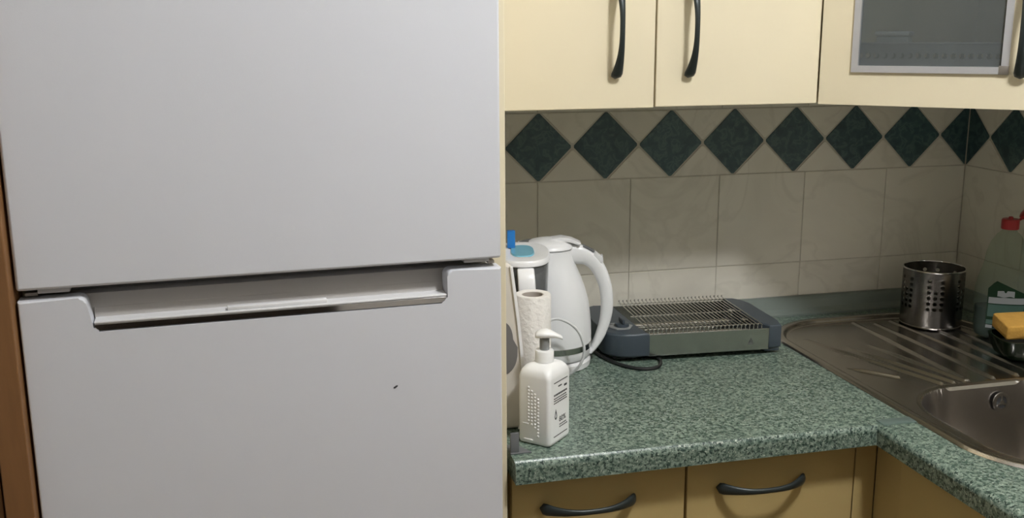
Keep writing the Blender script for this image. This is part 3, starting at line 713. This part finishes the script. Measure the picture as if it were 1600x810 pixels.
bm = bmesh.new(); prism(bm, [(0.0555, 0.2125), (0.0745, 0.2025), (0.0755, 0.2050), (0.0565, 0.2148)], -0.009, 0.009, 'y', r=0.0005); finish(bm, 'lid_button', grey_pl, hd, 35)
# its cord
kc = finish(tube(bmesh.new(), catmull([(-1.022, -0.345, 0.9035), (-1.030, -0.335, 0.935), (-1.024, -0.322, 0.980), (-1.010, -0.308, 1.007), (-0.994, -0.302, 1.0135), (-0.974, -0.300, 1.0065), (-0.957, -0.300, 0.993), (-0.9465, -0.300, 0.974), (-0.9425, -0.300, 0.952), (-0.948, -0.298, 0.930), (-0.958, -0.290, 0.914), (-0.972, -0.280, 0.9040), (-0.990, -0.272, 0.9032)], 6), 0.0024, 8), 'power_cord', cable_w)
kc.parent = K; kc.matrix_parent_inverse = (Matrix.Translation(K.location) @ K.rotation_euler.to_matrix().to_4x4()).inverted(); tag(kc, 'thin white looped cord')

# ------------------------------------------------------------------ filter jug
J = thing('water_filter_jug', 'smoky water filter jug with white lid and blue flap behind the paper roll', 'jug', (-1.049, -0.298, ZW), rz=kd+0.02)
def ell(a, b, z, n=48, e=2.5):
    return sup(a, b, z, n, e)
JB = [(0.030, 0.046, 0.0005), (0.034, 0.052, 0.004), (0.037, 0.060, 0.06), (0.039, 0.067, 0.13), (0.0415, 0.0735, 0.19), (0.0422, 0.0752, 0.2203)]
finish(loft(bmesh.new(), [ell(a, b, z) for a, b, z in JB]+[ell(a-0.002, b-0.002, z) for a, b, z in JB[::-1][:-1]], cap0=True, cap1=True), 'body', jug_m, J, 40)
finish(loft(bmesh.new(), [ell(a-0.006, b-0.006, z) for a, b, z in ((0.034, 0.058, 0.09), (0.039, 0.066, 0.15), (0.0425, 0.073, 0.206))]), 'funnel', funnel_m, J, 40)
ld_ = finish(loft(bmesh.new(), [ell(0.0435, 0.0765, 0.2205), ell(0.0445, 0.0780, 0.2215), ell(0.0445, 0.0780, 0.2270), ell(0.0425, 0.0755, 0.2300), ell(0.026, 0.050, 0.2315), ell(0.020, 0.044, 0.2295)]), 'lid', white_pl, J, 40)
finish(loft(bmesh.new(), [sup(0.0195, 0.0435, 0.2296, 32), sup(0.0185, 0.042, 0.2318, 32)]), 'lid_window', cyan_pl, ld_, 30)
bm = bmesh.new(); prism(bm, [(0.000, 0.2318), (0.014, 0.2318), (0.014, 0.257), (0.012, 0.2595), (0.000, 0.2595)], -0.011, 0.002, 'x', r=0.0012); finish(bm, 'flap', blue_pl, ld_, 35, (-0.013, 0.018, 0))
# handle at the front of the jug
rings = []
HP = catmull([(0.003, -0.066, 0.2165), (0.003, -0.080, 0.2140), (0.004, -0.0900, 0.200), (0.005, -0.0940, 0.170), (0.005, -0.0900, 0.120), (0.004, -0.078, 0.085), (0.003, -0.060, 0.070)], 5)
for i, c in enumerate(HP):
    tg = (HP[min(i+1, len(HP)-1)]-HP[max(i-1, 0)]).normalized(); nn = tg.cross(Vector((1, 0, 0)))
    rings.append([c+Vector((1, 0, 0))*0.0135*math.copysign(abs(math.cos(2*PI*k/12))**0.6, math.cos(2*PI*k/12))+nn*0.004*math.copysign(abs(math.sin(2*PI*k/12))**0.6, math.sin(2*PI*k/12)) for k in range(12)])
finish(loft(bmesh.new(), rings), 'handle', white_pl, J, 45)

# ------------------------------------------------------------------ kitchen roll
t = thing('kitchen_roll', 'nearly used up roll of white kitchen paper behind the soap bottle', 'paper roll', (-1.0665, -0.4285, ZW))
RR, RH_ = 0.0272, 0.193
bm = bmesh.new()
prof = [(0.0165, 0.001), (RR-0.001, 0.0005), (RR, 0.002), (RR, RH_-0.002), (RR-0.0012, RH_), (0.0175, RH_-0.0005), (0.0165, RH_-0.001)]
rings = []
for r, z in prof:
    rings.append([((r+(0.0004*math.sin(5*k*0.2) if r > 0.02 else 0))*math.cos(2*PI*k/48), (r+(0.0004*math.sin(5*k*0.2) if r > 0.02 else 0))*math.sin(2*PI*k/48), z) for k in range(48)])
loft(bm, rings, closed=True); finish(bm, 'paper', paper, t, 50)
bm = bmesh.new(); ring_prism(bm, [(0.0163*math.cos(2*PI*k/40), 0.0163*math.sin(2*PI*k/40)) for k in range(40)], [(0.0150*math.cos(2*PI*k/40), 0.0150*math.sin(2*PI*k/40)) for k in range(40)], 0.001, RH_-0.0015, 'z'); finish(bm, 'core', card, t, 40)

# ------------------------------------------------------------------ white appliance behind the panel
t = thing('upright_appliance', 'slim off-white plastic appliance with a dark oval grip opening beside the panel', 'appliance', (-1.1405, -0.462, ZW), rz=0.0)
# profile in x-z: right edge leans inward to the top
right = [(0.040, 0.002), (0.0445, 0.012), (0.0470, 0.040), (0.0462, 0.080), (0.0430, 0.125), (0.0385, 0.170), (0.0330, 0.215), (0.0285, 0.250)]
outer = [(0.0, 0.002)]+right+[(0.020, 0.256), (0.0, 0.256)]
bm = bmesh.new(); prism(bm, outer, -0.020, 0.034, 'y', r=0.005, seg=3); ab = finish(bm, 'body', ivory_pl, t, 35)
bm = bmesh.new(); prism(bm, [(x+0.0008, z) for x, z in right]+[(x-0.0035, z) for x, z in right[::-1]], -0.0235, -0.0195, 'y', r=0.0008); finish(bm, 'rim', white_pl, t, 35)
slot = [(0.014+0.0225*math.cos(a)*(0.72 if math.sin(a) > 0 else 1.0), 0.128+0.040*math.copysign(abs(math.sin(a))**0.7, math.sin(a))) for a in [2*PI*k/32 for k in range(32)]]
slot = [(max(x, 0.001), z) for x, z in slot]
bm = bmesh.new(); prism(bm, slot, -0.0212, -0.0202, 'y'); tag(finish(bm, 'grip_opening', gasket_m, t, 35), 'dark grip opening')

# ------------------------------------------------------------------ pump soap bottle
PB = thing('pump_bottle', 'white pump soap bottle with dotted side at the front of the worktop', 'bottle', (-1.0745, -0.5225, ZW), rz=math.radians(44.3))
hx_, hy_ = 0.0310, 0.0260
rings = []
for f, z, r in ((0.90, 0.0005, 0.006), (0.97, 0.002, 0.006), (1.0, 0.006, 0.006), (1.0, 0.100, 0.006), (0.985, 0.1045, 0.008), (0.93, 0.1095, 0.010), (0.80, 0.1140, 0.011), (0.60, 0.1165, 0.011), (0.48, 0.1175, 0.010)):
    rings.append([(x, y, z) for x, y in rrect(-hx_*f, hx_*f, -hy_*f, hy_*f, min(r, hy_*f*0.95), 5)])
pbody = finish(loft(bmesh.new(), rings), 'body', white_soft, PB, 50)
finish(lathe(bmesh.new(), [(0.0125, 0.1176), (0.0135, 0.1180), (0.0135, 0.1330), (0.0125, 0.1345), (0.006, 0.1350)], 32), 'collar', white_soft, PB, 40)
finish(lathe(bmesh.new(), [(0.0070, 0.1351), (0.0070, 0.1520)], 24), 'stem', slate_lt, PB, 40)
# pump head: saddle with nozzle pointing to the right of the photo
a_h = -math.radians(44.3)+kd
rings = []
for s_, w_, z0, z1 in ((-0.0135, 0.004, 0.1530, 0.1575), (-0.0125, 0.0085, 0.1522, 0.1605), (-0.006, 0.0115, 0.1520, 0.1640), (0.003, 0.0120, 0.1520, 0.1650), (0.010, 0.0100, 0.1522, 0.1630), (0.017, 0.0062, 0.1520, 0.1590), (0.0235, 0.0048, 0.1500, 0.1560), (0.0255, 0.0040, 0.1490, 0.1540)):
    rings.append([(s_, w_*math.cos(2*PI*k/16), (z0+z1)/2+(z1-z0)/2*math.sin(2*PI*k/16)) for k in range(16)])
finish(loft(bmesh.new(), rings), 'pump_head', white_soft, PB, 50, None, (0, 0, a_h))
# raised dots on the left face (local x = -hx_)
bm = bmesh.new()
for c in range(4):
    y = 0.0095-c*0.0052
    top = (0.086, 0.081, 0.077, 0.070)[c]; bot = (0.034, 0.031, 0.024, 0.015)[c]
    z = top
    while z > bot:
        r = bmesh.ops.create_icosphere(bm, subdivisions=1, radius=0.0020)
        for v in r['verts']: v.co = Vector((v.co.x*0.6-hx_, v.co.y+y-0.0015, v.co.z+z))
        z -= 0.0050
dots = finish(bm, 'dots', white_soft, pbody, 80); dots['kind'] = 'stuff'
# stepped grip panel at the foot of the same face
bm = bmesh.new(); finish(BX(-hx_-0.0009, -hx_+0.001, 0.001, 0.016, 0.0060, 0.0085, r=0.0006), 'ridge', white_soft, pbody); box(bm, -hx_-0.0007, -hx_+0.001, 0.008, 0.0175, 0.0300, 0.0320, r=0.0006); finish(bm, 'ridge', white_soft, pbody, 35)
# print on the right face (local y = -hy_): lines, text rows, drop, figures
yf = -hy_-0.0003
def pr(parts, name='print'):
    bm = bmesh.new()
    for x0, x1, z0, z1 in parts: box(bm, x0, x1, yf, yf+0.0006, z0, z1)
    return finish(bm, name, print_m, pbody)
pr([(-0.018, 0.021, 0.0925, 0.0937)], 'printed_line')
pr([(-0.018, 0.021, 0.0120, 0.0132)], 'printed_line')
pr([(-0.006, 0.004, 0.0850, 0.0870), (0.011, 0.019, 0.0815, 0.0845)], 'printed_text')
rows = []
for k, (z, h) in enumerate(((0.0735, 0.0026), (0.0690, 0.0016), (0.0655, 0.0016), (0.0620, 0.0016))):
    x = -0.018
    while x < 0.018:
        wd = random.uniform(0.002, 0.005); rows.append((x, min(x+wd, 0.020), z, z+h)); x += wd+0.0011
pr(rows, 'printed_text')
dr = [(-0.0125, 0.0535), (-0.0146, 0.0475), (-0.0158, 0.0430), (-0.0152, 0.0395), (-0.0125, 0.0375), (-0.0098, 0.0395), (-0.0092, 0.0430), (-0.0104, 0.0475)]
dc = Vector((-0.0125, 0.0432)); di = [tuple(dc+(Vector(p)-dc)*0.55) for p in dr]
finish(ring_prism(bmesh.new(), dr, di, yf, yf+0.0006, 'y'), 'printed_drop', print_m, pbody)
fc = bpy.data.curves.new('figures', 'FONT'); fc.body = '80%'; fc.size = 0.0115; fc.extrude = 0.0003
fo = bpy.data.objects.new('figures', fc); C.objects.link(fo)
dg = bpy.context.evaluated_depsgraph_get(); me = bpy.data.meshes.new_from_object(fo.evaluated_get(dg))
bpy.data.objects.remove(fo); me.materials.clear(); me.materials.append(print_m)
o = bpy.data.objects.new('printed_figures', me); C.objects.link(o); o.parent = pbody; o.location = (-0.003, yf+0.0003, 0.0315); o.rotation_euler = (PI/2, 0, 0)
rows = []
for z in (0.0265, 0.0230):
    x = -0.002
    while x < 0.018: wd = random.uniform(0.002, 0.004); rows.append((x, x+wd, z, z+0.0015)); x += wd+0.001
pr(rows, 'printed_text')

# ------------------------------------------------------------------ ceiling lamp (outside the frame)
L = thing('ceiling_lamp', 'round opal glass ceiling lamp of the kitchen', 'lamp', (LAMP_POS[0], LAMP_POS[1], 2.5))
finish(lathe(bmesh.new(), [(0.15, -0.0005), (0.15, -0.02), (0.13, -0.025), (0.02, -0.026)], 40), 'mount', white_pl, L)
em = bpy.data.materials.new('opal_glow'); em.use_nodes = True
nt = em.node_tree; b = nt.nodes['Principled BSDF']; b.inputs['Base Color'].default_value = (0.9, 0.9, 0.88, 1)
b.inputs['Emission Color'].default_value = (*LAMP_COLOR, 1); b.inputs['Emission Strength'].default_value = LAMP_STRENGTH
finish(lathe(bmesh.new(), [(0.085, -0.0265), (0.092, -0.045), (0.088, -0.075), (0.065, -0.098), (0.03, -0.108), (0.002, -0.110)], 32), 'shade', em, L)
